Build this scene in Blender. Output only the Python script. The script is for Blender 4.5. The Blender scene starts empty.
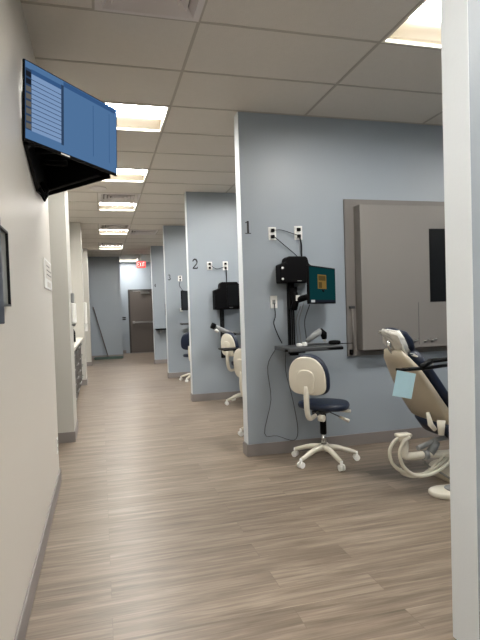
import bpy, math, random
from mathutils import Matrix, Vector, Euler
C = bpy.context.scene.collection
sc = bpy.context.scene
R = math.radians
random.seed(4)

# ------------------------------------------------------------- camera
cam = bpy.data.cameras.new('camera')
cam.sensor_fit = 'VERTICAL'
cam.sensor_height = 36.0
cam.lens = 488.25 / 640 * 36.0
cam.shift_x = 17.66 / 640
cam.shift_y = 5.15 / 640
cam.clip_start = .02
co = bpy.data.objects.new('camera', cam)
C.objects.link(co)
rt = Vector((0.96965871, -0.24226195, -0.03272824))
dn = Vector((-0.03853158, -0.01925442, -0.99907186))
fw = Vector((0.24140694, 0.97001980, -0.02800495))
m = Matrix((( rt.x, -dn.x, -fw.x, 0), (rt.y, -dn.y, -fw.y, 0), (rt.z, -dn.z, -fw.z, 1.3033), (0, 0, 0, 1)))
co.matrix_world = m
sc.camera = co

# ------------------------------------------------------------- world, exposure
w = bpy.data.worlds.new('world')
sc.world = w
w.use_nodes = True
w.node_tree.nodes['Background'].inputs[0].default_value = (.8, .85, .9, 1)
w.node_tree.nodes['Background'].inputs[1].default_value = .1
sc.view_settings.view_transform = 'Standard'
sc.view_settings.look = 'None'
sc.view_settings.gamma = 1
sc.view_settings.use_curve_mapping = False
sc.view_settings.exposure = 0.25
LENS_STRENGTH = 60.0

# ------------------------------------------------------------- materials
def srgb(r, g, b):
    f = lambda c: (c / 255 / 12.92) if c / 255 <= .04045 else ((c / 255 + .055) / 1.055) ** 2.4
    return (f(r), f(g), f(b), 1)

def mat(name, col, rough=.5, metal=0, bump=0, bscale=60, var=0, vscale=3, emit=0, spec=.5, trans=0, alpha=1, coat=0):
    mt = bpy.data.materials.new(name)
    mt.use_nodes = True
    nt = mt.node_tree
    b = nt.nodes['Principled BSDF']
    col = srgb(*col) if max(col) > 1 else (*col, 1)
    b.inputs['Base Color'].default_value = col
    b.inputs['Roughness'].default_value = rough
    b.inputs['Metallic'].default_value = metal
    b.inputs['Specular IOR Level'].default_value = spec
    b.inputs['Transmission Weight'].default_value = trans
    b.inputs['Alpha'].default_value = alpha
    b.inputs['Coat Weight'].default_value = coat
    if emit:
        b.inputs['Emission Color'].default_value = col
        b.inputs['Emission Strength'].default_value = emit
    if bump or var:
        tc = nt.nodes.new('ShaderNodeTexCoord')
        n = nt.nodes.new('ShaderNodeTexNoise')
        n.inputs['Scale'].default_value = bscale
        n.inputs['Detail'].default_value = 3
        nt.links.new(tc.outputs['Object'], n.inputs['Vector'])
        if bump:
            bp = nt.nodes.new('ShaderNodeBump')
            bp.inputs['Strength'].default_value = bump
            bp.inputs['Distance'].default_value = .01
            nt.links.new(n.outputs['Fac'], bp.inputs['Height'])
            nt.links.new(bp.outputs['Normal'], b.inputs['Normal'])
        if var:
            n2 = nt.nodes.new('ShaderNodeTexNoise')
            n2.inputs['Scale'].default_value = vscale
            nt.links.new(tc.outputs['Object'], n2.inputs['Vector'])
            mx = nt.nodes.new('ShaderNodeMix')
            mx.data_type = 'RGBA'
            mx.inputs['A'].default_value = tuple(c * (1 - var) for c in col[:3]) + (1,)
            mx.inputs['B'].default_value = tuple(min(1, c * (1 + var)) for c in col[:3]) + (1,)
            nt.links.new(n2.outputs['Fac'], mx.inputs['Factor'])
            nt.links.new(mx.outputs['Result'], b.inputs['Base Color'])
    return mt

def floor_mat():
    mt = bpy.data.materials.new('vinyl_plank')
    mt.use_nodes = True
    nt = mt.node_tree
    b = nt.nodes['Principled BSDF']
    N = nt.nodes.new
    L = nt.links.new
    tc = N('ShaderNodeTexCoord')
    br = N('ShaderNodeTexBrick')
    br.offset = .37
    br.inputs['Scale'].default_value = 1
    br.inputs['Brick Width'].default_value = 1.22
    br.inputs['Row Height'].default_value = .152
    br.inputs['Mortar Size'].default_value = .0012
    br.inputs['Mortar Smooth'].default_value = .3
    br.inputs['Bias'].default_value = 0
    br.inputs['Color1'].default_value = (0, 0, 0, 1)
    br.inputs['Color2'].default_value = (1, 1, 1, 1)
    br.inputs['Mortar'].default_value = (.0, .0, .0, 1)
    L(tc.outputs['Object'], br.inputs['Vector'])
    # grain: noise stretched along x, shifted per plank
    sep = N('ShaderNodeMapping')
    sep.inputs['Scale'].default_value = (1.6, 27, 1)
    L(tc.outputs['Object'], sep.inputs['Vector'])
    vm = N('ShaderNodeVectorMath'); vm.operation = 'MULTIPLY_ADD'
    vm.inputs[1].default_value = (9, 0, 17)
    L(br.outputs['Color'], vm.inputs[0])
    L(sep.outputs['Vector'], vm.inputs[2])
    n = N('ShaderNodeTexNoise')
    n.inputs['Scale'].default_value = 1.0
    n.inputs['Detail'].default_value = 6
    n.inputs['Roughness'].default_value = .62
    n.inputs['Distortion'].default_value = .6
    L(vm.outputs[0], n.inputs['Vector'])
    mp2 = N('ShaderNodeMapping')
    mp2.inputs['Scale'].default_value = (4, 110, 1)
    L(tc.outputs['Object'], mp2.inputs['Vector'])
    n2 = N('ShaderNodeTexNoise')
    n2.inputs['Scale'].default_value = 1.0
    n2.inputs['Detail'].default_value = 4
    L(mp2.outputs['Vector'], n2.inputs['Vector'])
    cr = N('ShaderNodeValToRGB')
    e = cr.color_ramp.elements
    e[0].position = .28; e[0].color = srgb(96, 84, 72)
    e[1].position = .72; e[1].color = srgb(150, 136, 121)
    k = e.new(.5); k.color = srgb(122, 109, 95)
    a1 = N('ShaderNodeMath'); a1.operation = 'MULTIPLY_ADD'     # fine grain
    a1.inputs[1].default_value = .34
    L(n2.outputs['Fac'], a1.inputs[0])
    L(n.outputs['Fac'], a1.inputs[2])
    sb = N('ShaderNodeMath'); sb.operation = 'MULTIPLY_ADD'     # plank to plank tone
    sb.inputs[1].default_value = .09
    L(br.outputs['Color'], sb.inputs[0])
    L(a1.outputs[0], sb.inputs[2])
    s3 = N('ShaderNodeMath'); s3.operation = 'SUBTRACT'; s3.inputs[1].default_value = .21
    L(sb.outputs[0], s3.inputs[0])
    L(s3.outputs[0], cr.inputs['Fac'])
    mx = N('ShaderNodeMix'); mx.data_type = 'RGBA'
    mx.inputs['B'].default_value = srgb(84, 72, 63)
    L(cr.outputs['Color'], mx.inputs['A'])
    f = N('ShaderNodeMath'); f.operation = 'MULTIPLY'; f.inputs[1].default_value = .45
    L(br.outputs['Fac'], f.inputs[0])
    L(f.outputs[0], mx.inputs['Factor'])
    L(mx.outputs['Result'], b.inputs['Base Color'])
    b.inputs['Roughness'].default_value = .36
    b.inputs['Specular IOR Level'].default_value = .5
    bp = N('ShaderNodeBump'); bp.inputs['Strength'].default_value = .12; bp.inputs['Distance'].default_value = .004
    L(a1.outputs[0], bp.inputs['Height'])
    L(bp.outputs['Normal'], b.inputs['Normal'])
    return mt

def emis(name, col, s):
    mt = bpy.data.materials.new(name)
    mt.use_nodes = True
    nt = mt.node_tree
    nt.nodes.clear()
    o = nt.nodes.new('ShaderNodeOutputMaterial')
    e = nt.nodes.new('ShaderNodeEmission')
    e.inputs[0].default_value = srgb(*col)
    e.inputs[1].default_value = s
    nt.links.new(e.outputs[0], o.inputs[0])
    return mt

M = dict(
    floor=floor_mat(),
    tile=mat('ceiling_tile', (213, 208, 200), .95, bump=.25, bscale=140, var=.03, vscale=30),
    grid=mat('ceiling_grid', (178, 172, 162), .6, var=.02),
    wall=mat('greige_paint', (208, 203, 194), .42, bump=.06, bscale=90, var=.015, vscale=2),
    stub=mat('pale_grey_paint', (190, 188, 180), .45, bump=.05, bscale=90, var=.01),
    blue=mat('blue_grey_paint', (149, 158, 166), .42, bump=.06, bscale=90, var=.015, vscale=2),
    edge=mat('corner_paint', (214, 220, 224), .4, bump=.05, bscale=90, var=.01),
    base=mat('vinyl_base', (130, 124, 121), .45, var=.04),
    white=mat('white_plastic', (236, 236, 232), .35, var=.01),
    lens=emis('troffer_lens', (255, 252, 247), LENS_STRENGTH),
    trofr=mat('reflector_enamel', (188, 180, 166), .55, var=.01),
    trofw=mat('white_enamel', (228, 224, 212), .4, var=.01),
    vent=mat('vent_enamel', (214, 208, 206), .5, var=.02),
    ventd=mat('vent_inner', (120, 115, 112), .6, var=.02),
    black=mat('black_plastic', (5, 5, 7), .6, bump=.05, bscale=200, var=.05, spec=.1),
    blackg=mat('black_satin', (8, 9, 11), .35, var=.05, spec=.2),
    rubber=mat('grey_rubber', (120, 118, 112), .6, var=.05),
    dgrey=mat('dark_grey_plastic', (62, 64, 66), .45, var=.05),
    grey=mat('grey_plastic', (128, 130, 130), .42, var=.03),
    beige=mat('beige_shell', (216, 211, 196), .32, var=.02, coat=.2),
    beige2=mat('beige_chair_shell', (178, 168, 148), .35, var=.02),
    navy=mat('navy_vinyl', (15, 28, 50), .42, bump=.08, bscale=120, var=.08, vscale=8),
    chrome=mat('chrome', (190, 190, 190), .2, metal=1, var=.02),
    steel=mat('brushed_steel', (150, 150, 148), .35, metal=1, var=.03),
    panel=mat('taupe_laminate', (122, 118, 114), .5, var=.015, vscale=5),
    panel2=mat('taupe_backing', (114, 110, 106), .5, var=.015),
    door=mat('bronze_door', (88, 80, 75), .5, var=.03),
    dframe=mat('door_frame_dark', (52, 48, 46), .45, var=.04),
    lam=mat('dark_laminate', (70, 66, 62), .45, var=.06),
    top=mat('pale_counter', (214, 209, 198), .35, var=.03, vscale=20),
    film=mat('clear_film', (226, 224, 216), .18, bump=.9, bscale=38, var=.1, vscale=25, coat=.8),
    paper=mat('pale_blue_paper', (186, 222, 232), .8, var=.03, vscale=40),
    glass=mat('frame_glass', (150, 152, 148), .12, var=.1, vscale=7),
    navypl=mat('navy_plastic', (30, 36, 52), .4, var=.05),
    mop=mat('grey_green_yarn', (74, 90, 84), .9, bump=.6, bscale=150, var=.2, vscale=30),
    stick=mat('brown_grey_handle', (88, 80, 78), .5, var=.08),
    ink=mat('black_ink', (20, 20, 24), .5, var=.02),
    inkg=mat('grey_ink', (110, 108, 104), .6, var=.02),
    hose=mat('cream_hose', (206, 202, 186), .4, var=.03),
    scr_blue=emis('screen_blue', (104, 148, 200), .47),
    scr_mid=emis('screen_midblue', (74, 116, 172), .45),
    scr_lite=emis('screen_light', (146, 178, 222), .58),
    scr_dark=emis('screen_line', (66, 92, 128), .42),
    scr_grey=emis('screen_grey', (128, 124, 118), .45),
    scr_char=emis('screen_charcoal', (44, 48, 58), .4),
    scr_teal=emis('screen_teal', (24, 76, 80), .36),
    scr_orange=emis('screen_orange', (172, 140, 78), .33),
    scr_white=emis('screen_white', (210, 214, 214), .5),
    exit_red=emis('exit_red', (236, 40, 44), 2.2),
    exit_white=emis('exit_letters', (255, 190, 180), 2.5),
)

# ------------------------------------------------------------- mesh builder
class MB:
    def __init__(s):
        s.v = []; s.f = []; s.mi = []; s.sm = []; s.cur = 0; s.T = Matrix.Identity(4)
    def add(s, vs, fs, smooth=False):
        o = len(s.v)
        s.v += [tuple(s.T @ Vector(p)) for p in vs]
        for f in fs:
            s.f.append([o + i for i in f]); s.mi.append(s.cur); s.sm.append(smooth)
        return s
    def box(s, x0, x1, y0, y1, z0, z1):
        vs = [(x, y, z) for x in (x0, x1) for y in (y0, y1) for z in (z0, z1)]
        return s.add(vs, [(0, 1, 3, 2), (4, 6, 7, 5), (0, 4, 5, 1), (2, 3, 7, 6), (0, 2, 6, 4), (1, 5, 7, 3)])
    def prism(s, pts, h0, h1, plane='xy', smooth=False):
        g = {'xy': lambda a, b, c: (a, b, c), 'xz': lambda a, b, c: (a, c, b), 'yz': lambda a, b, c: (c, a, b)}[plane]
        n = len(pts)
        vs = [g(a, b, h0) for a, b in pts] + [g(a, b, h1) for a, b in pts]
        fs = [tuple(range(n))[::-1], tuple(range(n, 2 * n))]
        s.add(vs, fs)
        o = len(s.v) - 2 * n
        for i in range(n):
            j = (i + 1) % n
            s.f.append([o + i, o + j, o + n + j, o + n + i]); s.mi.append(s.cur); s.sm.append(smooth)
        return s
    def tube(s, pts, r, n=10, cap=True):
        pts = [Vector(p) for p in pts]
        rs = r if isinstance(r, (list, tuple)) else [r] * len(pts)
        vs = []; up = None
        for i, p in enumerate(pts):
            d = (pts[min(i + 1, len(pts) - 1)] - pts[max(i - 1, 0)]).normalized()
            if up is None:
                up = Vector((0, 0, 1)) if abs(d.z) < .9 else Vector((1, 0, 0))
            a = d.cross(up).normalized(); up = a.cross(d).normalized()
            for k in range(n):
                t = 2 * math.pi * k / n
                vs.append(p + (a * math.cos(t) + up * math.sin(t)) * rs[i])
        fs = [(i * n + k, i * n + (k + 1) % n, (i + 1) * n + (k + 1) % n, (i + 1) * n + k) for i in range(len(pts) - 1) for k in range(n)]
        s.add(vs, fs, True)
        if cap:
            o = len(s.v) - len(vs)
            s.f.append([o + k for k in range(n)]); s.mi.append(s.cur); s.sm.append(False)
            s.f.append([o + len(vs) - n + k for k in range(n)][::-1]); s.mi.append(s.cur); s.sm.append(False)
        return s
    def loft(s, rings, smooth=True, cap=True):
        n = len(rings[0])
        vs = [p for r in rings for p in r]
        fs = [(i * n + k, i * n + (k + 1) % n, (i + 1) * n + (k + 1) % n, (i + 1) * n + k) for i in range(len(rings) - 1) for k in range(n)]
        s.add(vs, fs, smooth)
        if cap:
            o = len(s.v) - len(vs)
            s.f.append([o + k for k in range(n)][::-1]); s.mi.append(s.cur); s.sm.append(smooth)
            s.f.append([o + len(vs) - n + k for k in range(n)]); s.mi.append(s.cur); s.sm.append(smooth)
        return s
    def pad(s, outline, z0, z1, r, crown=0):
        """rounded slab from a 2-D outline, in local xy, thickness along z"""
        cx = sum(p[0] for p in outline) / len(outline); cy = sum(p[1] for p in outline) / len(outline)
        mx = max(math.hypot(p[0] - cx, p[1] - cy) for p in outline)
        rings = []
        def ring(k, z): rings.append([(cx + (x - cx) * k, cy + (y - cy) * k, z) for x, y in outline])
        for i in range(5):
            a = math.pi / 2 * i / 4
            ring(1 - r / mx * (1 - math.sin(a)), z0 + r * (1 - math.cos(a)))
        for i in range(5):
            a = math.pi / 2 * i / 4
            ring(1 - r / mx * (1 - math.cos(a)), z1 - r * (1 - math.sin(a)))
        if crown:
            for q in (.8, .6, .4, .2, .02):
                k = (1 - r / mx) * q
                ring(k, z1 + crown * (1 - q * q))
        s.loft(rings)
        return s
    def build(s, name, mats, parent=None, bevel=0, kind=None, loc=None, rot=None):
        me = bpy.data.meshes.new(name)
        me.from_pydata([tuple(p) for p in s.v], [], s.f)
        if not isinstance(mats, (list, tuple)): mats = [mats]
        for q in mats: me.materials.append(q)
        for p, i, q in zip(me.polygons, s.mi, s.sm):
            p.material_index = i; p.use_smooth = q
        me.update()
        import bmesh
        bm = bmesh.new(); bm.from_mesh(me); bmesh.ops.recalc_face_normals(bm, faces=bm.faces); bm.to_mesh(me); bm.free()
        o = bpy.data.objects.new(name, me)
        C.objects.link(o)
        if parent: o.parent = parent
        if kind: o['kind'] = kind
        if loc: o.location = loc
        if rot: o.rotation_euler = rot
        if bevel:
            b = o.modifiers.new('bevel', 'BEVEL'); b.width = bevel; b.segments = 2; b.limit_method = 'ANGLE'; b.angle_limit = R(50)
        return o

def bx(*a): return MB().box(*a)
def tag(o, label, cat, group=None):
    o['label'] = label; o['category'] = cat
    if group: o['group'] = group
    return o
def thing(name, label, cat, loc=(0, 0, 0), rz=0, group=None):
    o = bpy.data.objects.new(name, None); C.objects.link(o)
    o.empty_display_size = .1
    o.location = loc; o.rotation_euler = (0, 0, rz)
    return tag(o, label, cat, group)
def copy_tree(o, parent=None):
    c = o.copy(); C.objects.link(c); c.parent = parent
    for ch in [k for k in C.objects if k.parent == o]:
        copy_tree(ch, c)
    return c
def dup(o, label, loc, rz=None):
    c = copy_tree(o); c.location = loc
    if rz is not None: c.rotation_euler = (0, 0, rz)
    c['label'] = label
    return c
def superell(a, b, n=28, e=2.6):
    out = []
    for i in range(n):
        t = 2 * math.pi * i / n
        c, q = math.cos(t), math.sin(t)
        out.append((a * math.copysign(abs(c) ** (2 / e), c), b * math.copysign(abs(q) ** (2 / e), q)))
    return out
def bez(pts, n=40):
    """Catmull-Rom through the points"""
    P = [Vector(p) for p in pts]; P = [P[0] * 2 - P[1]] + P + [P[-1] * 2 - P[-2]]
    out = []
    seg = len(P) - 3
    for i in range(n + 1):
        t = i / n * seg; k = min(int(t), seg - 1); u = t - k
        a, b, c, d = P[k:k + 4]
        out.append(.5 * ((2 * b) + (c - a) * u + (2 * a - 5 * b + 4 * c - d) * u * u + (3 * b - a - 3 * c + d) * u ** 3))
    return out

# ------------------------------------------------------------- the room
H = 3.05
XL, XR, YB, YE = -.36, 5.4, -3.0, 16.7
GX, GY = .642, 2.918
bx(-2.3, XR + .2, YB - .2, YE + .4, -.1, 0).build('floor', M['floor'], kind='structure')

S = 'structure'
bx(XL - .14, XL, YB, 4.02, 0, H).build('wall_left', M['wall'], kind=S)
bx(XL - 2.0, XL - 1.9, YB, YE, 0, H).build('wall_left_back', M['stub'], kind=S)
bx(XL - 1.9, -.31, 5.27, 5.9, 0, H).build('wall_left_pier', M['stub'], kind=S)
bx(XL - 1.9, -.30, 9.5, 10.0, 0, H).build('wall_left_pier', M['stub'], kind=S)
bx(XL - 1.9, -.27, 13.1, 13.5, 0, H).build('wall_left_pier', M['stub'], kind=S)
bx(XL - 1.9, -1.0, 6.0, 9.4, 0, H).build('wall_left_niche', M['stub'], kind=S)
bx(XL - 1.9, .62, 15.05, YE, 0, H).build('wall_end_left', M['blue'], kind=S)
bx(XL - 1.9, XR, YE, YE + .12, 0, H).build('wall_end', M['blue'], kind=S)
bx(XR, XR + .12, YB, YE, 0, H).build('wall_right', M['blue'], kind=S)
bx(XL - 1.9, XR, YB - .12, YB, 0, H).build('wall_back', M['wall'], kind=S)

PART = [(1.297, 1.483, .13), (1.236, 4.15, .12), (1.265, 7.0, .12), (1.284, 9.73, .12), (1.327, 12.67, .12)]
for i, (x, y, t) in enumerate(PART):
    b = MB(); b.box(x, XR, y, y + t, 0, H)
    if i == 0:
        b.build('wall_near_partition', M['blue'], kind=S, bevel=.004)
    else:
        b.build('wall_bay_partition', M['blue'], kind=S, bevel=.004)
    # pale metal corner bead that finishes the end of each partition
    c = MB()
    c.box(x - .0035, x - .0005, y - .003, y + t + .003, 0.112 if i else 0, H)
    c.build('trim_corner', M['edge'], kind=S)
    if i:
        k = MB()
        k.box(x - .012, XR, y - .012, y - .0005, 0, .108)
        k.box(x - .014, x - .004, y - .012, y + t + .012, 0, .108)
        k.build('baseboard_bay', M['base'], kind=S, bevel=.003)
k = MB(); k.box(XL + .0005, XL + .012, YB, 4.02, 0, .108); k.box(XL - .14, XL + .012, 4.0205, 4.034, 0, .108)
k.build('baseboard_left', M['base'], kind=S, bevel=.003)
for x, y0, y1 in ((-.31, 5.27, 5.9), (-.30, 9.5, 10.0), (-.27, 13.1, 13.5)):
    k = MB(); k.box(-1.8, x + .012, y0 - .012, y0 - .0005, 0, .108); k.box(x + .0005, x + .012, y0, y1 + .01, 0, .108)
    k.build('baseboard_left', M['base'], kind=S, bevel=.003)
k = MB(); k.box(-.3, .632, 15.038, 15.0495, 0, .108); k.box(.6205, .632, 15.05, YE, 0, .108)
k.box(.633, .8, YE - .012, YE - .0005, 0, .108); k.box(1.86, XR, YE - .012, YE - .0005, 0, .108)
k.build('baseboard_end', M['base'], kind=S, bevel=.003)

# ceiling in panels; fixtures take their cells
fixtures = []     # (x0, y0, kind)
HX = .61
lights = [(GX - HX, GY + .61 * n) for n in (-9, -4, 2, 5, 8, 12, 16)] + [(GX, GY + .61 * 21)]
bay_lights = [(GX + 1.22, GY + .61 * n) for n in (-1, 4, 8, 13)] + [(GX + 1.22 * 3, GY + .61 * n) for n in (-1, 4, 8, 13)]  # first is in view; the others are added unseen to light the bays
bay_lights += [(GX + 1.22, GY - .61 * 5)]
vents = [(GX - HX, GY - .61), (GX - HX, GY + .61 * 7), (GX - HX, GY + .61 * 11), (GX - HX, GY + .61 * 15), (GX, GY + .61 * 12)]
taken = {(round(x, 2), round(y, 2)) for x, y in lights + bay_lights + vents}
cl = MB(); gr = MB()
xs = []
x = GX - 1.22 * 3
while x < XR + .1: xs.append(x); x += 1.22
y = GY - .61 * 10
ys = []
while y < YE + .3: ys.append(y); y += .61
for yy in ys:
    for xx in xs:
        for hx in (xx, xx + HX):
            if (round(hx, 2), round(yy, 2)) not in taken:
                cl.box(hx, hx + HX, yy, yy + .61, H, H + .02)
            else:
                gr.box(hx + (0 if hx != xx else HX) - .012, hx + (0 if hx != xx else HX) + .012, yy, yy + .61, H - .004, H + .012)
for xx in xs: gr.box(xx - .010, xx + .010, YB, YE, H - .004, H + .012)
for yy in ys: gr.box(xs[0], XR, yy - .009, yy + .009, H - .004, H + .012)
cl.build('ceiling', M['tile'], kind=S)
gr.build('trim_ceiling_grid', M['grid'], kind=S)

def troffer(label):
    t = thing('ceiling_light', label, 'ceiling light', group='recessed square ceiling lights')
    f = MB(); q = .022; d = .085
    f.box(0.006, .604, 0.006, q, -.006, .02); f.box(0.006, .604, .61 - q, .604, -.006, .02)
    f.box(0.006, q, q, .61 - q, -.006, .02); f.box(.61 - q, .604, q, .61 - q, -.006, .02)
    f.build('frame', M['trofw'], t)
    g = MB()
    g.box(.012, q, .01, .60, .02, d); g.box(.61 - q, .598, .01, .60, .02, d)
    g.box(.01, .60, .01, q, .02, d); g.box(.01, .60, .588, .598, .02, d); g.box(.01, .60, .01, .60, d, d + .01)
    # curved reflector on the far side
    r0, r1 = .395, .588
    n = 8; pr = [(r0 + (r1 - r0) * i / n, .075 - .06 * (i / n) ** 1.6) for i in range(n + 1)]
    g.prism(pr + [(r1, .084), (r0, .084)], q, .61 - q, 'yz', True)
    g.build('reflector', M['trofr'], t)
    MB().box(q + .002, .61 - q - .002, q + .004, .40, .045, .05).build('lens', M['lens'], t)
    return t
L0 = troffer('x')
pos = [(x, y) for x, y in lights] + bay_lights
names = ['bright square ceiling light above the corridor behind the camera, farther one',
         'bright square ceiling light above the corridor behind the camera, nearer one',
         'largest corridor ceiling light, just right of the wall display top',
         'second corridor ceiling light, partly hidden behind the wall display edge',
         'third corridor ceiling light, just past the square air vent',
         'fourth corridor ceiling light, level with a dark air vent beside it',
         'fifth corridor ceiling light, smallest one before the exit sign',
         'ceiling light in the end recess behind the exit sign',
         'bright square ceiling light at the top right above the nearest bay',
         'added unseen square ceiling light above the bay of wall number 2',
         'added unseen square ceiling light above the bay of wall number 3',
         'added unseen square ceiling light above the bay of wall number 4',
         'added unseen square ceiling light deep in the nearest bay by the right wall',
         'added unseen square ceiling light deep in the bay of wall number 2',
         'added unseen square ceiling light deep in the bay of wall number 3',
         'added unseen square ceiling light deep in the bay of wall number 4',
         'square ceiling light in front of the near partition']
for i, (x, y) in enumerate(pos):
    o = L0 if i == 0 else copy_tree(L0)
    o.location = (x, y, H); o['label'] = names[i]

def vent(label):
    t = thing('air_vent', label, 'air vent', group='square ceiling air vents')
    a = MB()
    for k, (r0, r1, z0, z1) in enumerate([(0.302, .262, -.004, -.012), (.262, .228, -.014, .024), (.212, .178, -.014, .024), (.162, .128, -.014, .024), (.112, .078, -.014, .024), (.06, .01, -.010, .010)]):
        A = [(-r0, -r0), (r0, -r0), (r0, r0), (-r0, r0)]; B = [(-r1, -r1), (r1, -r1), (r1, r1), (-r1, r1)]
        for j in range(4):
            p, q2, u, v = A[j], A[(j + 1) % 4], B[(j + 1) % 4], B[j]
            lo = [(p[0], p[1], z0), (q2[0], q2[1], z0), (u[0], u[1], z1), (v[0], v[1], z1)]
            hi = [(a_, b_, c_ + .004) for a_, b_, c_ in lo]
            a.add(lo + hi, [(0, 1, 2, 3), (4, 5, 6, 7), (0, 1, 5, 4), (1, 2, 6, 5), (2, 3, 7, 6), (3, 0, 4, 7)])
    a.build('louvre_frame', M['vent'], t)
    MB().box(-.3, .3, -.3, .3, .03, .05).build('duct_backing', M['ventd'], t)
    return t
V0 = vent('x')
vn = ['large square louvred air vent nearest the camera, above the wall display',
      'square air vent directly before the third corridor light',
      'narrow-looking dark air vent directly before the fourth corridor light',
      'small dark air vent before the fifth corridor light',
      'dark air vent to the right of the fourth corridor light']
for i, (x, y) in enumerate(vents):
    o = V0 if i == 0 else copy_tree(V0)
    o.location = (x + .305, y + .305, H); o['label'] = vn[i]
sp = MB()
sp.loft([[(r * math.cos(t * math.pi / 16), r * math.sin(t * math.pi / 16), z) for t in range(32)] for r, z in ((.12, -.001), (.118, -.008), (.10, -.010), (.095, -.005), (.01, -.006))])
tag(sp.build('ceiling_speaker', M['vent'], loc=(.03, 6.95, H)), 'round flat ceiling speaker left of the square air vent', 'speaker')

# ------------------------------------------------------------- end wall: door, exit sign, switches, mop
DX0, DX1, DZ = .985, 1.83, 2.08
d = thing('door_1', 'dark brown metal exit door with a horizontal push bar', 'door', (0, YE, 0))
d['kind'] = S
for k_ in ('label', 'category'): del d[k_]
bx(DX0, DX1, -.045, -.004, .012, DZ).build('door_leaf', M['door'], d, bevel=.003)
f = MB(); f.box(DX0 - .06, DX0 - .002, -.07, -.001, 0, DZ + .06); f.box(DX1 + .002, DX1 + .06, -.07, -.001, 0, DZ + .06); f.box(DX0 - .002, DX1 + .002, -.07, -.001, DZ + .003, DZ + .06)
f.build('door_frame', M['dframe'], d, bevel=.003)
f = MB(); f.box(DX0 + .06, DX1 - .03, -.12, -.09, 1.0, 1.06); f.box(DX0 + .06, DX0 + .13, -.10, -.046, .98, 1.08); f.box(DX1 - .1, DX1 - .03, -.10, -.046, .98, 1.08)
f.build('push_bar', M['steel'], d, bevel=.006)
f = MB(); f.box(DX0 + .36, DX0 + .66, -.11, -.046, DZ - .09, DZ - .03); f.tube([(DX0 + .6, -.09, DZ - .01), (DX0 + .3, -.2, DZ - .005), (DX0 + .1, -.1, DZ - .005)], .012)
f.build('door_closer', M['steel'], d, bevel=.004)
bx(DX0 - .06, DX1 + .06, -.12, -.002, 0, .012).build('threshold', M['steel'], d)

ex = thing('exit_sign', 'glowing red exit sign hanging from a white ceiling rod', 'exit sign', (1.2, 14.3, H))
ex.scale = (.84, .84, .9)
bx(-.16, .16, -.03, .03, -.46, -.24).build('housing', M['white'], ex, bevel=.006)
bx(-.145, .145, -.034, -.0305, -.447, -.253).build('sign_face', M['exit_red'], ex)
def stroke(b, p, q, wd, y0, y1):
    p, q = Vector(p), Vector(q); dd = (q - p).normalized(); n = Vector((-dd.y, dd.x)) * wd / 2
    b.prism([tuple(p + n), tuple(q + n), tuple(q - n), tuple(p - n)], y0, y1, 'xz')
lt = MB(); y0, y1 = -.037, -.0345
zb, zt, lw, W = -.415, -.285, .016, .05
def L_(x0, segs):
    for a, b_, c_, e_ in segs: stroke(lt, (x0 + a * W, zb + b_ * (zt - zb)), (x0 + c_ * W, zb + e_ * (zt - zb)), lw, y0, y1)
L_(-.12, [(0, 0, 0, 1), (0, 1, 1, 1), (0, .5, .8, .5), (0, 0, 1, 0)])
L_(-.05, [(0, 0, 1, 1), (0, 1, 1, 0)])
L_(.02, [(.5, 0, .5, 1)])
L_(.065, [(.5, 0, .5, 1), (0, 1, 1, 1)])
lt.build('exit_lettering', M['exit_white'], ex)
MB().tube([(0, 0, -.24), (0, 0, -.001)], .014).build('hanging_rod', M['white'], ex)
bx(-.06, .06, -.03, .03, -.02, -.001).build('ceiling_canopy', M['white'], ex, bevel=.004)

for i, (zz, lab) in enumerate(((1.225, 'upper dark switch plate left of the brown exit door'), (1.165, 'lower dark switch plate left of the brown exit door'))):
    t = thing('wall_switch', lab, 'switch', (.77, YE, zz - .02))
    bx(-.06, .06, -.010, -.0005, -.022, .022).build('plate', M['dgrey'], t, bevel=.003)
    bx(-.02, .02, -.018, -.0105, -.01, .01).build('rocker', M['black'], t, bevel=.002)
t = thing('dust_mop', 'wide dust mop leaning on the dark end wall', 'mop', (0, 15.0, 0))
MB().tube([(.18, -.14, .06), (-.20, -.005, 1.56)], .016).build('handle', M['stick'], t)
n_ = MB(); n_.pad(superell(.42, .085, 36, 4), 0, .07, .03); n_.T = Matrix.Identity(4)
n_.build('mop_head', M['mop'], t, loc=(.19, -.145, 0.001))
MB().box(.13, .23, -.16, -.10, .071, .085).build('swivel_bracket', M['dgrey'], t, bevel=.004)

# ------------------------------------------------------------- left side: counter with drawer cabinets
def drawer_unit(label):
    t = thing('drawer_cabinet', label, 'cabinet', group='drawer cabinets under the pale counter')
    W_ = .80
    bx(-.56, -.02, .002, W_ - .002, .1, .858).build('body', M['lam'], t)
    bx(-.54, -.07, .01, W_ - .01, 0, .0995).build('toe_kick', M['black'], t)
    for j in range(4):
        z0 = .11 + j * .188
        dr = bx(-.0195, 0, .006, W_ - .006, z0, z0 + .180).build('drawer', M['lam'], t, bevel=.002)
        MB().tube([(.0, .24, z0 + .13), (.03, .25, z0 + .13), (.03, .55, z0 + .13), (.0, .56, z0 + .13)], .007).build('handle', M['steel'], dr)
    return t
DU = drawer_unit('dark drawer cabinet nearest the camera under the pale left counter')
DU.location = (-.37, 6.02, 0)
for i, lab in enumerate(('second dark drawer cabinet along the pale left counter', 'third dark drawer cabinet along the pale left counter', 'farthest dark drawer cabinet along the pale left counter, by the pier')):
    dup(DU, lab, (-.37, 6.02 + .85 * (i + 1), 0))
tag(bx(-.995, -.335, 5.91, 9.49, .862, .905).build('worktop', M['top'], bevel=.008), 'pale countertop over the dark drawer cabinets at left', 'countertop')
t = thing('soap_bottle', 'dark pump bottle standing on the pale left counter', 'bottle', (-.42, 7.9, .906))
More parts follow.
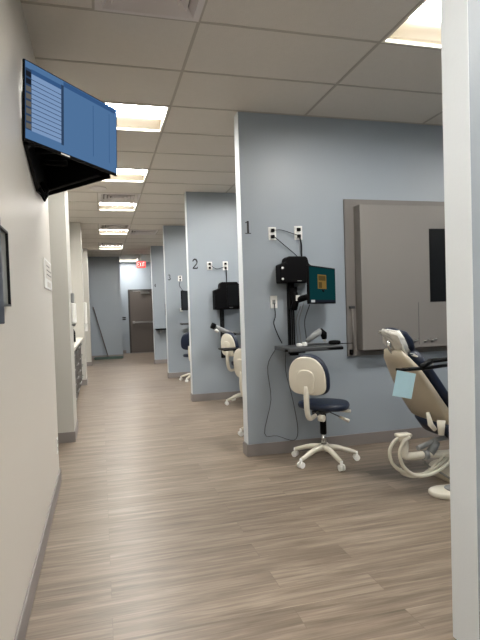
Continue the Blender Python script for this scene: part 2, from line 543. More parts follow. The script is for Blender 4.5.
MB().loft([[(r * math.cos(a * math.pi / 10), r * math.sin(a * math.pi / 10), z) for a in range(20)] for r, z in ((.03, 0), (.034, .01), (.034, .15), (.02, .18), (.014, .2))]).build('bottle_body', M['black'], t)
MB().tube([(0, 0, .2), (0, 0, .25), (.04, 0, .25)], .007).build('pump', M['black'], t)

t = thing('hand_sanitizer_dispenser', 'white wall dispenser on the first left pier above the counter', 'dispenser', (-.31, 5.66, 1.2))
bx(0.001, .05, -.06, .06, .02, .25).build('dispenser_cover', M['white'], t, bevel=.015)
bx(0.001, .035, -.05, .05, .252, .36).build('dark_cap', M['grey'], t, bevel=.01)
bx(0.001, .04, -.035, .035, 0, .018).build('nozzle', M['grey'], t, bevel=.004)
t = thing('paper_towel_dispenser', 'slim white dispenser on the second left pier', 'dispenser', (-.30, 9.75, 1.15))
bx(0.001, .05, -.12, .12, 0, .42).build('dispenser_cover', M['white'], t, bevel=.02)
bx(0.001, .05, -.05, .05, -.14, -.002).build('towel_slot', M['white'], t, bevel=.006)

# ------------------------------------------------------------- left wall: display, frame, sign
def screen_tv(b):
    """content of the blue display, local x = 0..w, z = 0..h, facing -y"""
tvw, tvh = .692, .43
def display(label, content):
    t = thing('wall_display', label, 'display')
    bx(0, tvw, 0, .014, 0, tvh).build('bezel', M['black'], t, bevel=.003)
    bx(.06, tvw - .05, .0145, .05, .02, tvh - .06).build('rear_housing', M['black'], t, bevel=.01)
    f = MB(); f.box(.24, .30, -.0025, -.0003, .003, .0105)
    f.build('maker_badge', M["white"], t)
    s_ = MB()
    e = .007
    s_.box(e, tvw - e, -.002, -.0003, .016, tvh - e)
    if content:
        def r(x0, x1, z0, z1, k, lift=.0025):
            s_.cur = k; s_.box(e + x0 * (tvw - 2 * e), e + x1 * (tvw - 2 * e), -lift, -.0021, .016 + z0 * (tvh - .027), .016 + z1 * (tvh - .027))
        r(0, .055, .12, .92, 3)                       # grey icon column
        for i in range(8):
            r(.004, .051, .135 + i * .097, .205 + i * .097, 5 if i > 5 else 4, .0032)
        r(.055, .36, .12, .90, 2)
        for i in range(11):
            r(.055, .35, .17 + i * .062, .178 + i * .062, 3, .0032)
        r(.345, .37, .10, .94, 3, .0036)
        r(.055, .345, .87, .93, 1, .0033)
        r(.70, .706, .12, .88, 1); r(.9, .905, .12, .88, 1)
        r(.37, 1, .93, 1, 1)
    s_.build('screen', [M['scr_blue'], M['scr_mid'], M['scr_lite'], M['scr_dark'], M['scr_grey'], M['scr_char'], M['scr_mid']] if content else M['black'], t)
    return t
A = Vector((-.348, 2.72, 2.222)); B = Vector((.128, 3.2, 2.190))
t = display('wall display facing the camera with a lit blue list screen', True)
dx = (B - A)
ang = math.atan2(dx.y, dx.x)
t.location = A; t.rotation_euler = (R(-0), math.atan2(-dx.z, math.hypot(dx.x, dx.y)), ang)
# the second display, back to back with the first, facing down the corridor
t2 = display('black wall display facing away down the corridor, seen from beneath', False)
Cc = Vector((-.33, 3.80, 2.175)); B2 = Vector((.10, 3.275, 2.192))
dd = Cc - B2
ang2 = math.atan2(-dd.y, -dd.x)
# local +x runs from wall to apex so that the screen (-y) faces down the corridor
t2.location = (B2.x, B2.y, B2.z); t2.rotation_euler = (0, 0, math.atan2(dd.y, dd.x))
mt_ = thing('display_bracket', 'black wall bracket with arms holding the display pair', 'bracket', (XL, 3.22, 2.3))
MB().prism([(-.46, -.085), (-.2, -.16), (.02, -.215), (.5, -.15), (.5, .22), (-.40, .22)], .001, .022, 'yz').build('wall_plate', M['black'], mt_, bevel=.003)
MB().tube([(.022, -.1, 0), (.14, -.12, 0), (.195, -.13, 0)], .018).build('arm', M['black'], mt_)
MB().tube([(.022, .12, 0), (.14, .14, 0), (.19, .13, .0)], .018).build('arm', M['black'], mt_)
f = MB(); f.tube([(.03, .06, -.15), (.07, .05, -.2), (.05, .02, -.235), (.02, 0, -.2)], .012); f.tube([(.03, .12, -.15), (.06, .1, -.22), (.04, .14, -.24), (.02, .15, -.2)], .01)
f.build('cable_bundle', M['black'], mt_)

t = thing('picture_frame', 'thin black framed picture under glass on the left wall', 'picture frame', (XL, 1.9, 1.35))
f = MB(); y0, y1, z0, z1 = -.42, .165, 0, .292
f.box(.001, .022, y0, y1, z0, z0 + .008); f.box(.001, .022, y0, y1, z1 - .008, z1); f.box(.001, .022, y0, y0 + .008, z0 + .008, z1 - .008); f.box(.001, .022, y1 - .008, y1, z0 + .008, z1 - .008)
f.build('frame', M['blackg'], t)
bx(.001, .012, y0 + .008, y1 - .008, z0 + .008, z1 - .008).build('glazed_picture', M['glass'], t)
tag(bx(XL + .023, XL + .034, 1.5, 1.85, 1.285, 1.66).build('wall_holder', M['navypl'], bevel=.004), 'dark navy panel edge at the far left, in front of the picture frame', 'panel')

t = thing('wall_sign', 'narrow white notice holder near the end of the left wall', 'sign', (XL, 3.70, 1.5))
f = MB(); f.box(.001, .012, -.24, .22, 0, .205); f.build('plate', M['white'], t, bevel=.003)
f = MB()
f.box(.0125, .014, -.2, .19, .07, .19)
f.cur = 1
for k in range(3): f.box(.0145, .0155, -.15 + .0, .14 - .1 * (k == 2), .095 + k * .03, .102 + k * .03)
f.cur = 0; f.box(.0125, .014, -.1, .12, .015, .05)
f.build('notice', [M['wall'], M['inkg']], t)
t = thing('corner_outlet', 'small white plate low at the end of the left wall', 'outlet', (XL, 3.88, .33))
bx(.001, .008, -.035, .035, -.057, .057).build('plate', M['white'], t, bevel=.002)
bx(.0085, .0095, -.01, .01, .012, .04).build('socket', M['inkg'], t); bx(.0085, .0095, -.01, .01, -.04, -.012).build('socket', M['inkg'], t)

# ------------------------------------------------------------- numerals on the partitions
def numeral(k, x, y, z, h, label):
    b = MB(); a0, a1 = -.004, -.0005
    wd = h * .58
    def st(p, q, w_): stroke(b, (p[0] * wd, p[1] * h), (q[0] * wd, q[1] * h), w_ * h, a0, a1)
    def arc(cx, cy, rx, ry, t0, t1, w0, w1, n=14):
        P = [(cx + rx * math.cos(R(t0 + (t1 - t0) * i / n)), cy + ry * math.sin(R(t0 + (t1 - t0) * i / n))) for i in range(n + 1)]
        for i in range(n): 
            ww = w0 + (w1 - w0) * math.sin(math.pi * (i + .5) / n)
            st(P[i], P[i + 1], ww)
    if k == 1:
        st((.5, 0), (.5, 1), .16); st((.1, .03), (.9, .03), .06); st((.15, .86), (.5, .97), .07)
    if k == 2:
        arc(.48, .70, .38, .28, 170, -40, .08, .17); st((.77, .52), (.12, .08), .11); st((.05, .06), (.92, .06), .13); st((.88, .04), (.94, .22), .07)
    if k == 3:
        arc(.45, .74, .34, .24, 150, -80, .08, .15); arc(.45, .28, .40, .26, 80, -160, .08, .17)
    if k == 4:
        st((.66, 0), (.66, 1), .16); st((.62, .97), (.06, .32), .08); st((.04, .28), (.98, .28), .09); st((.4, .03), (.92, .03), .06)
    o = b.build('wall_numeral', M['ink'], loc=(x, y, z))
    return tag(o, label, 'numeral', 'numbers on the bay partitions')
numeral(1, 1.262, 4.15, 1.982, .112, 'black number 1 high on the nearest blue-grey partition')
numeral(2, 1.322, 7.0, 1.935, .142, 'black number 2 on the second blue-grey partition')
numeral(3, 1.330, 9.73, 1.965, .105, 'grey-looking number 3 on the third blue-grey partition')
numeral(4, 1.375, 12.67, 1.99, .08, 'tiny number 4 on the farthest partition')

# ------------------------------------------------------------- outlets
def outlet(x, y, z, w_, h_, label, plug=True, blank=False):
    t = thing('wall_outlet', label, 'outlet', (x, y, z))
    bx(-w_ / 2, w_ / 2, -.008, -.0005, -h_ / 2, h_ / 2).build('plate', M['white'], t, bevel=.002)
    if plug:
        for s_ in (1, -1):
            bx(-.016, .016, -.03, -.0085, s_ * h_ * .24 - .016, s_ * h_ * .24 + .014).build('plug', M['black'], t, bevel=.004)
    else:
        bx(-.014, .014, -.0105, -.0085, -.02, .02).build('jack', M['grey'], t, bevel=.002)
    return t
outlet(1.519, 4.15, 1.985, .072, .115, 'left of the two upper white outlets beside number 1')
outlet(1.769, 4.15, 1.992, .076, .125, 'right of the two upper white outlets beside number 1')
outlet(1.514, 4.15, 1.373, .066, .112, 'white data plate left of the black mounting track in the nearest bay', False)
outlet(1.578, 7.0, 1.975, .075, .12, 'left of the two white outlets beside number 2')
outlet(1.816, 7.0, 1.975, .078, .13, 'right of the two white outlets beside number 2')
outlet(1.578, 9.73, 1.992, .08, .11, 'white outlet beside number 3')

def wire(name, pts, r, y, label, cat='cable', m_='black'):
    o = MB().tube(bez(pts, 36), r, 6).build(name, M[m_])
    return tag(o, label, cat)
wire('power_cable', [(1.519, 4.115, 2.01), (1.60, 4.13, 2.015), (1.69, 4.13, 1.99), (1.76, 4.115, 1.965)], .0035, 0, 'black cable linking the two upper outlets beside number 1')
wire('power_cable', [(1.525, 4.115, 1.955), (1.60, 4.13, 1.90), (1.70, 4.13, 1.82), (1.775, 4.125, 1.75)], .0035, 0, 'black cable running diagonally down from the left upper outlet')
wire('power_cable', [(1.77, 4.115, 1.95), (1.79, 4.13, 1.88), (1.785, 4.12, 1.77)], .007, 0, 'thick black cable hanging straight down from the right upper outlet')
wire('data_cable', [(1.514, 4.13, 1.36), (1.518, 4.125, 1.25), (1.50, 4.12, 1.18), (1.53, 4.11, 1.08), (1.545, 4.05, 1.005)], .0045, 0, 'black cable from the data plate down to the keyboard tray')
wire('hanging_cable', [(1.50, 4.07, .97), (1.43, 4.12, .8), (1.455, 4.13, .5), (1.385, 4.13, .20), (1.50, 4.12, .17), (1.66, 4.12, .115), (1.70, 4.12, .22), (1.66, 4.13, .5), (1.60, 4.12, .75), (1.59, 4.07, .965)], .003, 0, 'thin black cable looping from the tray down to the baseboard', m_='dgrey')
wire('power_cable', [(1.585, 6.965, 1.98), (1.68, 6.98, 1.93), (1.79, 6.965, 1.955)], .004, 0, 'black cable linking the two outlets beside number 2')
wire('power_cable', [(1.816, 6.965, 1.95), (1.825, 6.98, 1.83), (1.81, 6.95, 1.68)], .006, 0, 'black cable dropping from the right outlet beside number 2')
wire('power_cable', [(1.578, 9.70, 1.95), (1.56, 9.71, 1.85), (1.62, 9.71, 1.75)], .005, 0, 'black cable dropping from the outlet beside number 3')

# ------------------------------------------------------------- bay workstations
def computer_case(x, y, z, label, s=1.0, cap='white'):
    """black box with rounded shoulders hanging on the track, local origin bottom left, face towards -y"""
    t = thing('computer_case', label, 'computer', (x, y, z))
    pts = [(.0, .0), (.30, .0), (.315, .02), (.315, .15), (.28, .175), (.27, .22), (.255, .24), (.09, .24), (.065, .225), (.06, .185), (.0, .17)]
    MB().prism([(a * s, b * s) for a, b in pts], -.13, 0, 'xz').build('case_body', M['black'], t, bevel=.012)
    f = MB()
    for zz in (.035, .135):
        f.tube([(.018 * s, -.131, zz * s), (.018 * s, -.139, zz * s)], .010 * s, 12)
    f.build('screw_cap', M[cap], t)
    MB().box(.16 * s, .20 * s, -.1335, -.131, .012 * s, .019 * s).build('maker_badge', M['grey'], t)
    return t
def monitor(cx, cy, cz, w_, h_, rz, label, lit=True):
    t = thing('computer_monitor', label, 'monitor', (cx, cy, cz), rz)
    bx(-w_ / 2, w_ / 2, 0, .022, -h_ / 2, h_ / 2).build('bezel', M['black'], t, bevel=.004)
    bx(-.09, .09, .0225, .05, -.09, .09).build('rear_housing', M['black'], t, bevel=.008)
    s_ = MB(); e = .012
    s_.box(-w_ / 2 + e, w_ / 2 - e, -.002, -.0003, -h_ / 2 + e, h_ / 2 - e)
    if lit:
        s_.cur = 1; s_.box(-w_ * .20, w_ * .12, -.003, -.0021, -h_ * .10, h_ * .28)
        s_.cur = 2; s_.box(-w_ * .17, w_ * .09, -.0036, -.0031, h_ * .12, h_ * .25)
        s_.box(-w_ * .17, -w_ * .05, -.0036, -.0031, -h_ * .08, h_ * .08)
        s_.cur = 3; s_.box(-w_ / 2 + e, w_ / 2 - e, -.003, -.0021, -h_ / 2 + e, -h_ / 2 + e + .02)
        s_.cur = 4; s_.box(-w_ / 2 + .03, -w_ / 2 + .10, -.0036, -.0031, -h_ / 2 + e, -h_ / 2 + e + .02)
        s_.build('screen', [M['scr_teal'], M['scr_orange'], M['scr_orange2'], M['scr_char'], M['scr_white']], t)
    else:
        s_.build('screen', M['blackg'], t)
    return t
M['scr_orange2'] = emis('screen_orange_dark', (120, 100, 60), .33)

def wall_mount(x, y, z0, z1, tz, tx0, tx1, label, ty=3.9):
    """track on the wall (y = wall face) with arm and keyboard tray"""
    t = thing('workstation_mount', label, 'workstation mount', (x, y, 0))
    f = MB(); f.box(-.027, .027, -.045, -.0005, z0, z1); f.build('track', M['black'], t, bevel=.003)
    f = MB(); f.box(-.012, -.006, -.048, -.0455, z0 + .02, z1 - .02); f.box(.006, .012, -.048, -.0455, z0 + .02, z1 - .02); f.build('track_slot', M['dgrey'], t)
    f = MB(); f.box(-.035, .035, -.10, -.0455, tz - .08, tz - .02); f.box(-.03, .03, -.26, -.0955, tz - .045, tz - .0125)
    f.build('tray_bracket', M['black'], t, bevel=.005)
    f = MB(); f.box(tx0 - x, tx1 - x, -.44, -.09, tz - .018, tz + .016); f.build('keyboard_tray', M['dgrey'], t, bevel=.006)
    f = MB(); f.tube([(tx0 - x - .02, -.40, tz - .004), (tx1 - x, -.44, tz - .004)], .012); f.build('tray_edge', M['black'], t)
    return t
wm = wall_mount(1.668, 4.15, .90, 1.56,   .97, 1.475, 1.955, 'black wall track with grey keyboard tray in the nearest bay')
f = MB(); f.box(-.03, .04, -.09, -.0455, 1.30, 1.50); f.tube([(.01, -.09, 1.45), (.01, -.115, 1.36), (.0, -.09, 1.30)], .03)
f.build('arm_carriage', M['black'], wm, bevel=.006)
f = MB(); f.box(.0, .035, -.155, -.1475, 1.375, 1.425); f.build('white_label', M['white'], wm)
f = MB(); f.tube([(.02, -.12, 1.38), (.09, -.23, 1.41), (.13, -.32, 1.44)], [.028, .026, .024]); f.tube([(.13, -.32, 1.44), (.16, -.345, 1.47)], .03)
f.build('monitor_arm', M['black'], wm)
for k, (xa, zt_) in enumerate(((.055, 1.33), (.085, 1.36), (.14, 1.34))):
    MB().tube(bez([(xa + .02, -.08, zt_), (xa - .01, -.03, 1.2), (xa, -.02, 1.08), (xa - .02, -.09, .992)], 20), .0045, 6).build('cable', M['grey'] if k < 2 else M['dgrey'], wm)
computer_case(1.532, 4.13, 1.535, 'black box with rounded shoulders on the wall below number 1 outlets', .965)
monitor(1.832, 3.80, 1.497, .545, .312, math.atan2(.35, .41), 'monitor with a lit teal screen and orange window, nearest bay')

t = thing('handheld_scanner', 'grey angled handheld device with a black end on the nearest keyboard tray', 'scanner', (1.73, 3.93, .988))
f = MB(); f.tube([(0, 0, .03), (.06, 0, .075), (.13, 0, .115)], [.02, .026, .03], 12); f.build('body', M['grey'], t)
f = MB(); f.tube([(.125, 0, .118), (.16, 0, .09), (.165, 0, .045)], [.03, .03, .022], 12); f.build('black_head', M['black'], t)
f = MB(); f.tube([(.165, 0, .044), (.165, 0, .022)], [.016, .012], 12); f.build('white_tip', M['white'], t)
f = MB(); f.box(-.05, .19, -.04, .04, 0.0005, .012); f.build('cradle', M['dgrey'], t, bevel=.004)
tag(bx(1.60, 1.64, 3.82, 3.86, .988, 1.012).build('charger_block', M['white'], bevel=.004), 'left small white block on the nearest keyboard tray', 'charger')
tag(bx(1.655, 1.685, 3.82, 3.86, .988, 1.020).build('charger_block', M['white'], bevel=.004), 'right, slightly taller small white block on the nearest keyboard tray', 'charger')
f = MB(); f.pad(superell(.032, .052, 24), 0, .034, .014, .004)
tag(f.build('computer_mouse', M['black'], loc=(1.945, 3.84, .9885), rot=(0, 0, R(70))), 'black mouse at the right end of the nearest keyboard tray', 'mouse')
t = thing('stylus', 'thin black rod sticking out past the right end of the nearest tray', 'rod', (1.93, 3.90, .991))
MB().tube([(0, 0, .0), (.22, 0, -.004)], .004, 8).build('rod', M['black'], t)
MB().tube([(.0, 0, 0), (.05, 0, 0)], .0055, 8).build('grip', M['dgrey'], t)

# bay 2 and beyond
wm2 = wall_mount(1.735, 7.0, .62, 1.40, .985, 1.83, 2.4, 'black wall track and keyboard tray in the bay of number 2')
f = MB(); f.box(-.04, .04, -.11, -.0455, .93, 1.02); f.build('arm_carriage', M['black'], wm2, bevel=.006)
computer_case(1.60, 6.97, 1.33, 'tall black box hanging on the wall below number 2 outlets', 1.36, 'black').scale = (1, 1, 1.22)
monitor(1.99, 6.62, 1.53, .55, .31, R(12), 'black unlit monitor in front of the wall of number 2', False)
t = thing('swing_lamp', 'grey slanted lamp arm with a black end in the bay of number 2', 'lamp', (1.55, 6.75, 1.09))
MB().tube([(0.02, 0, 0), (.30, 0, -.13)], [.035, .03], 14).build('arm', M['grey'], t)
MB().tube([(-.03, 0, .022), (.02, 0, 0)], [.042, .045], 14).build('head', M['black'], t)
MB().tube([(.02, -.02, -.04), (.06, -.02, -.075)], .022, 12).build('bulb_cover', M['white'], t)
MB().tube([(.30, 0, -.13), (.30, .2, -.14)], .02, 10).build('pivot', M['dgrey'], t)
t = thing('instrument_tray', 'flat black instrument tray in front of the stool, bay of number 2', 'tray', (1.50, 6.14, .80))
bx(0, .55, -.16, .16, 0, .018).build('tray_top', M['black'], t, bevel=.006)
bx(.2, .26, .02, .14, -.06, -.0005).build('support', M['dgrey'], t, bevel=.006)
f = MB()
for k in range(4): f.tube([(.25 + k * .06, -.12, .026), (.30 + k * .06, .1, .03 + .02 * (k % 2))], .012, 8)
f.build('handpiece', M['dgrey'], t)

wm3 = wall_mount(1.75, 9.73, .70, 1.5, 1.085, 1.53, 2.0, 'black wall track and thin tray in the bay of number 3')
monitor(1.63, 9.40, 1.54, .42, .38, R(58), 'dark unlit monitor edge seen in the bay of number 3', False)
tag(bx(1.555, 1.60, 9.68, 9.728, 1.33, 1.40).build('wall_socket_box', M['white'], bevel=.004), 'small white box low beside the monitor in the bay of number 3', 'box')
t = thing('wall_shelf', 'narrow black shelf on the farthest partition, number 4', 'shelf', (1.38, 12.67, .885))
bx(-.02, .42, -.22, -.0005, 0, .03).build('shelf_board', M['black'], t, bevel=.004)
bx(.1, .14, -.16, -.0005, -.09, -.0005).build('bracket', M['grey'], t)
t = thing('tablet_holder', 'narrow dark holder on the farthest partition, above the black shelf', 'holder', (1.68, 12.67, 1.40))
bx(-.045, .16, -.03, -.0005, -.15, .15).build('holder_body', M['black'], t, bevel=.004)
bx(-.03, .15, -.034, -.0305, -.13, .13).build('holder_face', M['blackg'], t)

# ------------------------------------------------------------- large wall cabinet in the nearest bay
t = thing('wall_cabinet', 'large taupe flat wall cabinet with a black window beside the teal monitor', 'wall cabinet', (0, 4.15, 0))
bx(2.225, 3.75, -.022, -.0005, .845, 2.305).build('backing_board', M['panel2'], t, bevel=.002)
bx(2.318, 3.65, -.135, -.0225, .905, 2.235).build('cabinet_box', M['panel'], t, bevel=.003)
f = MB(); f.box(3.035, 3.45, -.1385, -.1355, 1.33, 2.02); f.build('black_window', M['blackg'], t, bevel=.002)
f = MB(); f.box(2.905, 2.909, -.1365, -.1352, .93, 1.33); f.build('door_seam', M['dgrey'], t)
for x in (2.86, 2.98, 3.06):
    f = MB(); f.tube([(x - .02, -.137, .955), (x - .015, -.15, .965), (x + .03, -.15, .978), (x + .035, -.137, .978)], .006, 8); f.build('latch', M['steel'], t)
f = MB(); f.tube([(2.275, -.035, 1.30), (2.275, -.035, .87)], .008, 8); f.build('conduit', M['panel'], t)
f = MB(); f.box(2.245, 2.30, -.045, -.0225, 1.29, 1.315); f.build('conduit_clip', M['dgrey'], t, bevel=.003)
bx(2.24, 2.265, -.05, -.0225, .86, .91).build('hook', M['black'], t, bevel=.003)

# ------------------------------------------------------------- operator stools
def stool(label, shell='beige', lift=0.02):
    t = thing('operator_stool', label, 'stool', group='rolling operator stools in the bays')
    for k in range(5):
        a = R(72 * k + 20); c, s_ = math.cos(a), math.sin(a)
        P = bez([(.02 * c, .02 * s_, .125), (.12 * c, .12 * s_, .115), (.22 * c, .22 * s_, .085), (.268 * c, .268 * s_, .07)], 12)
        leg = MB(); leg.tube(P, [.026 - .010 * i / 12 for i in range(13)], 10); lg = leg.build('base_leg', M['beige'], t)
        cs = MB(); cx_, cy_ = .275 * c, .275 * s_
        cs.tube([(cx_ - .022 * s_, cy_ + .022 * c, .0265), (cx_ - .006 * s_, cy_ + .006 * c, .0265)], .026, 16)
        cs.tube([(cx_ + .006 * s_, cy_ - .006 * c, .0265), (cx_ + .022 * s_, cy_ - .022 * c, .0265)], .026, 16)
        cs.tube([(cx_, cy_, .03), (cx_, cy_, .078)], .012, 10)
        cs.build('caster', M['white'], lg)
    MB().tube([(0, 0, .10), (0, 0, .15)], [.042, .036], 18).build('hub', M['beige'], t)
    MB().tube([(0, 0, .15), (0, 0, .24)], .024, 16).build('gas_column', M['chrome'], t)
    MB().tube([(0, 0, .24), (0, 0, .40 + lift)], .027, 16).build('column_sleeve', M['black'], t)
    TL = Matrix.Translation((0, 0, lift))
    b = MB(); b.T = TL; b.box(-.09, .09, -.06, .06, .40, .425); b.box(-.14, -.09, -.03, .03, .395, .42); b.build('seat_plate', M['dgrey'], t, bevel=.006)
    # seat, a rounded saddle that drops to the front
    out = []
    for i in range(36):
        a = 2 * math.pi * i / 36; c, s_ = math.cos(a), math.sin(a)
        out.append((.025 + (.235 if c > 0 else .195) * math.copysign(abs(c) ** .9, c), .205 * math.copysign(abs(s_) ** .75, s_) * (1 - .22 * c)))
    st_ = MB(); st_.T = TL @ Matrix.Rotation(R(3), 4, 'Y'); st_.pad(out, .43, .488, .026, .012); st_.build('seat', M['navy'], t)
    # backrest: local y-z outline, thickness along x
    def outl(k):
        o = []
        for i in range(36):
            a = 2 * math.pi * i / 36; c, s_ = math.cos(a), math.sin(a)
            yy = .168 * math.copysign(abs(c) ** (.85 if s_ > 0 else .62), c); zz = (.185 if s_ > 0 else .135) * math.copysign(abs(s_) ** (.95 if s_ > 0 else .5), s_)
            o.append((yy * k, zz * k))
        return o
    T = Matrix.Translation((-.245, 0, .735 + (lift - .015))) @ Matrix.Rotation(R(-6), 4, 'Y') @ Matrix(((0, 0, 1, 0), (1, 0, 0, 0), (0, 1, 0, 0), (0, 0, 0, 1)))
    c_ = MB(); c_.T = T; c_.pad(outl(1.05), -.006, .050, .024, .01); c_.build('back_cushion', M['navy'], t)
    s2 = MB(); s2.T = T @ Matrix.Scale(-1, 4, (0, 0, 1)); s2.pad(outl(.985), .007, .030, .012, .012)
    sh = s2.build('back_shell', M['navy'] if shell == 'navy' else M['beige'], t)
    if shell != 'navy':
        rb = MB(); rb.T = T @ Matrix.Scale(-1, 4, (0, 0, 1)); rb.pad([(x * (.40 + max(0, y) * 1.2), y * .62 - .035) for x, y in outl(1)], .030, .049, .009)
        rb.build('spine_bulge', M['beige'], sh)
    P = bez([(-.268, 0, .66), (-.282, 0, .55), (-.270, 0, .44), (-.235, 0, .392), (-.16, 0, .395), (-.09, 0, .408)], 20)
    P = [TL @ q for q in P]
    MB().tube(P, [.024 - .007 * i / 20 for i in range(21)], 12).build('back_bar', M['beige'], t)
    k_ = MB(); k_.T = TL; k_.tube([(-.15, -.04, .385), (-.15, -.085, .385)], .028, 16); k_.build('tension_knob', M['beige'], t)
    for (x0, y0, x1, y1, z1) in ((.02, -.05, .08, -.20, .33), (.08, -.03, .22, -.15, .385)):
        lv = MB(); lv.T = TL; lv.tube([(x0, y0, .405), ((x0 + x1) / 2, (y0 + y1) / 2, (.405 + z1) / 2)], .005, 8)
        l_ = lv.build('lever', M['dgrey'], t)
        g = MB(); g.T = TL; g.tube([((x0 + x1) / 2, (y0 + y1) / 2, (.405 + z1) / 2), (x1, y1, z1)], [.011, .015], 10); g.build('lever_grip', M['beige'], l_)
    return t
st1 = stool('beige-backed navy operator stool against the wall under the teal monitor')
st1.location = (1.80, 3.80, 0.0005); st1.rotation_euler = (0, 0, R(38))
st2 = stool('beige-backed stool standing behind the flat black tray, bay of number 2', lift=.10)
st2.location = (1.93, 6.56, .0005); st2.rotation_euler = (0, 0, R(20))
dup(st1, 'stool mostly hidden behind the edge of partition number 1, one caster showing', (1.645, 4.86, .0005), R(15))
st4 = stool('stool with an all navy backrest in the bay of number 3', 'navy')
st4.location = (1.71, 9.20, .0005); st4.rotation_euler = (0, 0, R(62))

# ------------------------------------------------------------- dental chair in the nearest bay
dc = thing('dental_chair', 'beige and navy reclining dental chair with film-wrapped headrest', 'dental chair', (0, 0, 0))
def ringat(p, d, hw, th, yc, n=28, e=3.4):
    """rounded rectangle ring across y, perpendicular to direction d in xz"""
    d = Vector(d).normalized(); nn = Vector((d.z, 0, -d.x))   # points up-right
    out = []
    for a, b in superell(hw, th, n, e):
        out.append((p[0] + nn.x * b, yc + a, p[1] + nn.z * b))
    return out
path = [(2.045, .985), (2.075, .93), (2.13, .85), (2.20, .73), (2.28, .60), (2.36, .49), (2.47, .435), (2.62, .42)]
hw = [.10, .15, .19, .22, .235, .24, .24, .22]
th = [.018, .026, .032, .036, .042, .048, .05, .04]
def dirs(P): return [(P[min(i + 1, len(P) - 1)][0] - P[max(i - 1, 0)][0], 0, P[min(i + 1, len(P) - 1)][1] - P[max(i - 1, 0)][1]) for i in range(len(P))]
YC = 3.135
b = MB(); b.loft([ringat(p, d_, h_, t_, YC) for p, d_, h_, t_ in zip(path, dirs(path), hw, th)]); b.build('back_shell', M['beige2'], dc)
# upholstery above the shell
up = []
for p, d_ in zip(path, dirs(path)):
    v = Vector(d_).normalized(); nn = Vector((-v.z, 0, v.x))
    up.append((p[0] + nn.x * .075, p[1] + nn.z * .075))
b = MB(); b.loft([ringat(p, d_, h_ * .97, .036, YC) for p, d_, h_ in zip(up[1:], dirs(path)[1:], hw[1:])]); b.build('back_upholstery', M['navy'], dc)
# headrest: carried on a bar, pad plus film cover
b = MB(); b.tube([(2.06, YC, .96), (2.02, YC, 1.02), (2.03, YC, 1.06)], .022, 10); b.build('headrest_bar', M['chrome'], dc)
hp = [(2.185, .965), (2.15, 1.0), (2.12, 1.05), (2.085, 1.10), (2.02, 1.135)]
b = MB(); b.loft([ringat(p, d_, h_, t_, YC - .01) for p, d_, h_, t_ in zip(hp, dirs(hp), (.05, .09, .105, .10, .06), (.014, .028, .034, .03, .014))]); hd = b.build('headrest', M['navy'], dc)
fp = [(2.15, .95), (2.11, .97), (2.075, 1.01), (2.05, 1.06), (2.02, 1.10), (1.965, 1.125)]
b = MB(); b.loft([ringat(p, d_, h_, t_, YC - .015) for p, d_, h_, t_ in zip(fp, dirs(fp), (.05, .075, .10, .11, .10, .05), (.012, .026, .03, .034, .03, .01))])
random.seed(9)
b.v = [(x + random.uniform(-.011, .011), y + random.uniform(-.01, .01), z + random.uniform(-.011, .011)) for x, y, z in b.v]
b.build('clear_cover', M['film'], hd)
b = MB(); b.loft([ringat(p, d_, h_, .008, YC - .1) for p, d_, h_ in zip([(2.12, .955), (2.22, .90), (2.30, .875)], dirs([(2.12, .955), (2.22, .90), (2.30, .875)]), (.06, .04, .015))]); b.build('loose_film', M['film'], hd)
# seat and leg rest run on to the right
sp_ = [(2.40, .36), (2.55, .38), (2.8, .42), (3.1, .44), (3.4, .42), (3.75, .30)]
b = MB(); b.loft([ringat(p, d_, h_, t_, YC) for p, d_, h_, t_ in zip(sp_, dirs(sp_), (.16, .22, .25, .24, .21, .17), (.02, .035, .04, .04, .035, .025))]); b.build('seat_shell', M['beige2'], dc)
su = [(x + .0, z + .085) for x, z in sp_[1:]]
b = MB(); b.loft([ringat(p, d_, h_, t_, YC) for p, d_, h_, t_ in zip(su, dirs(su), (.22, .26, .25, .22, .17), (.03, .04, .04, .04, .03))]); b.build('seat_upholstery', M['navy'], dc)
b = MB(); b.loft([ringat(p, d_, .2, t_, YC - .03) for p, d_, t_ in zip([(2.34, .45), (2.40, .395), (2.55, .37)], dirs([(2.34, .45), (2.40, .395), (2.55, .37)]), (.02, .055, .05))]); b.build('under_pad', M['navy'], dc)
b = MB(); b.tube([(2.17, 2.92, .56), (2.175, 2.9, .48), (2.21, 2.9, .44)], [.012, .02, .015], 10); b.tube([(2.26, 2.90, .50), (2.25, 2.89, .40)], [.03, .02], 10); b.build('release_handle', M['beige'], dc)
# lift base
b = MB(); b.prism([(2.62, .10), (2.95, .10), (3.0, .34), (2.66, .36)], YC - .13, YC + .13, 'xz'); b.build('lift_column', M['beige2'], dc, bevel=.02)
b = MB(); b.T = Matrix.Translation((2.82, YC, 0)); b.pad(superell(.42, .24, 36, 3), 0, .07, .02); b.T = Matrix.Identity(4); b.build('base_plate', M['beige2'], dc)
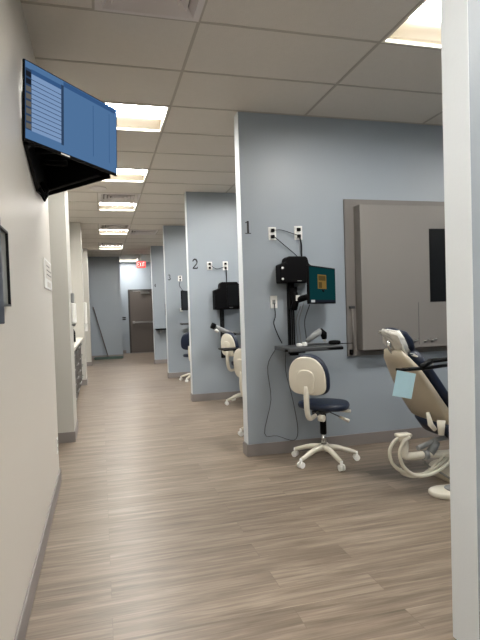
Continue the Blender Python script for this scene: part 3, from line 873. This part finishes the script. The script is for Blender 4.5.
# near arm bracket with hose loops
b = MB(); b.tube(bez([(1.955, 2.93, .41), (1.99, 2.93, .36), (1.985, 2.93, .30), (2.0, 2.93, .27), (2.12, 2.93, .265), (2.24, 2.96, .25), (2.42, 3.0, .23), (2.62, 3.08, .22)], 24), [.026] * 25, 12)
b.pad([(1.93 + .0, 2.90), (2.03, 2.90), (2.03, 2.96), (1.93, 2.96)], .405, .43, .01)
sb_ = b.build('support_arm', M['beige'], dc)
b = MB(); b.tube([(2.10, 2.94, .31), (2.30, 2.99, .345), (2.5, 3.05, .33)], .018, 10); b.tube([(2.2, 2.95, .26), (2.27, 2.97, .33)], .03, 12); b.build('linkage', M['grey'], dc)
b = MB(); b.tube([(2.13, 2.92, .265), (2.16, 2.92, .262)], .033, 12); b.build('joint_ring', M['grey'], dc)
def hose(pts, r=.0125): MB().tube(bez(pts, 40), r, 8).build('hose', M['hose'], dc)
hose([(1.99, 2.93, .415), (1.91, 2.93, .38), (1.872, 2.93, .31), (1.90, 2.93, .22), (2.0, 2.93, .15), (2.16, 2.95, .125), (2.32, 2.97, .18), (2.45, 3.02, .24)])
hose([(2.01, 2.90, .41), (1.955, 2.90, .37), (1.93, 2.90, .29), (1.965, 2.90, .20), (2.06, 2.90, .135), (2.2, 2.92, .13), (2.34, 2.95, .17), (2.48, 3.0, .22)])
hose([(2.32, 2.95, .24), (2.24, 2.97, .16), (2.13, 3.0, .09), (2.05, 3.05, .10), (2.0, 3.0, .16)], .008)
# delivery arm with black tray, crossing in front of the backrest
b = MB(); b.box(1.90, 1.96, 2.82, 2.88, .870, .886); b.tube([(1.93, 2.85, .878), (2.13, 2.86, .876), (2.45, 2.88, .895)], .013, 8); b.tube([(2.14, 2.84, .925), (2.32, 2.84, .932), (2.5, 2.86, .93)], .015, 8); b.tube([(2.07, 2.85, .885), (2.15, 2.845, .925)], .02, 8)
b.box(2.34, 2.43, 2.80, 2.86, .80, .868)
b.tube([(2.45, 2.88, .885), (2.72, 2.86, .9), (3.0, 2.84, .88)], .02, 8); b.tube([(3.0, 2.84, .88), (2.98, 2.9, .5), (2.9, 3.0, .36)], .025, 10)
b.build('delivery_arm', M['blackg'], dc)
b = MB()
T = Matrix.Translation((1.915, 2.812, .795)) @ Matrix.Rotation(R(13), 4, 'Y')
n = 10
for i in range(n):
    x0, x1 = -.068 + .146 * i / n, -.068 + .146 * (i + 1) / n
    ya, yb = .003 * math.sin(i * .7), .003 * math.sin((i + 1) * .7)
    vs = [(x0, ya, -.095), (x1, yb, -.095), (x1, yb, .075), (x0, ya, .075), (x0, ya + .002, -.095), (x1, yb + .002, -.095), (x1, yb + .002, .075), (x0, ya + .002, .075)]
    b.T = T; b.add(vs, [(0, 1, 2, 3), (4, 5, 6, 7), (0, 1, 5, 4), (3, 2, 6, 7), (0, 3, 7, 4), (1, 2, 6, 5)])
tag(b.build('paper_bib', M['paper']), 'pale blue paper bib hanging from the black arm of the dental chair', 'bib')

t = thing('foot_control', 'beige oval foot pedal on the floor by the near partition', 'foot pedal', (2.30, 2.84, 0.0005), R(-8))
b = MB(); b.pad(superell(.17, .10, 36, 2.4), 0, .035, .014); b.build('pedal_base', M['beige'], t)
b = MB(); b.pad([(x + .045, y) for x, y in superell(.10, .062, 30, 3)], .0352, .047, .006); b.build('pedal_plate', M['grey'], t)
wire('foot_control_cable', [(2.40, 2.87, .03), (2.28, 2.95, .12), (2.20, 2.99, .17), (2.20, 3.02, .20)], .008, 0, 'grey cable rising from the beige foot pedal to the dental chair', 'cable', 'rubber')
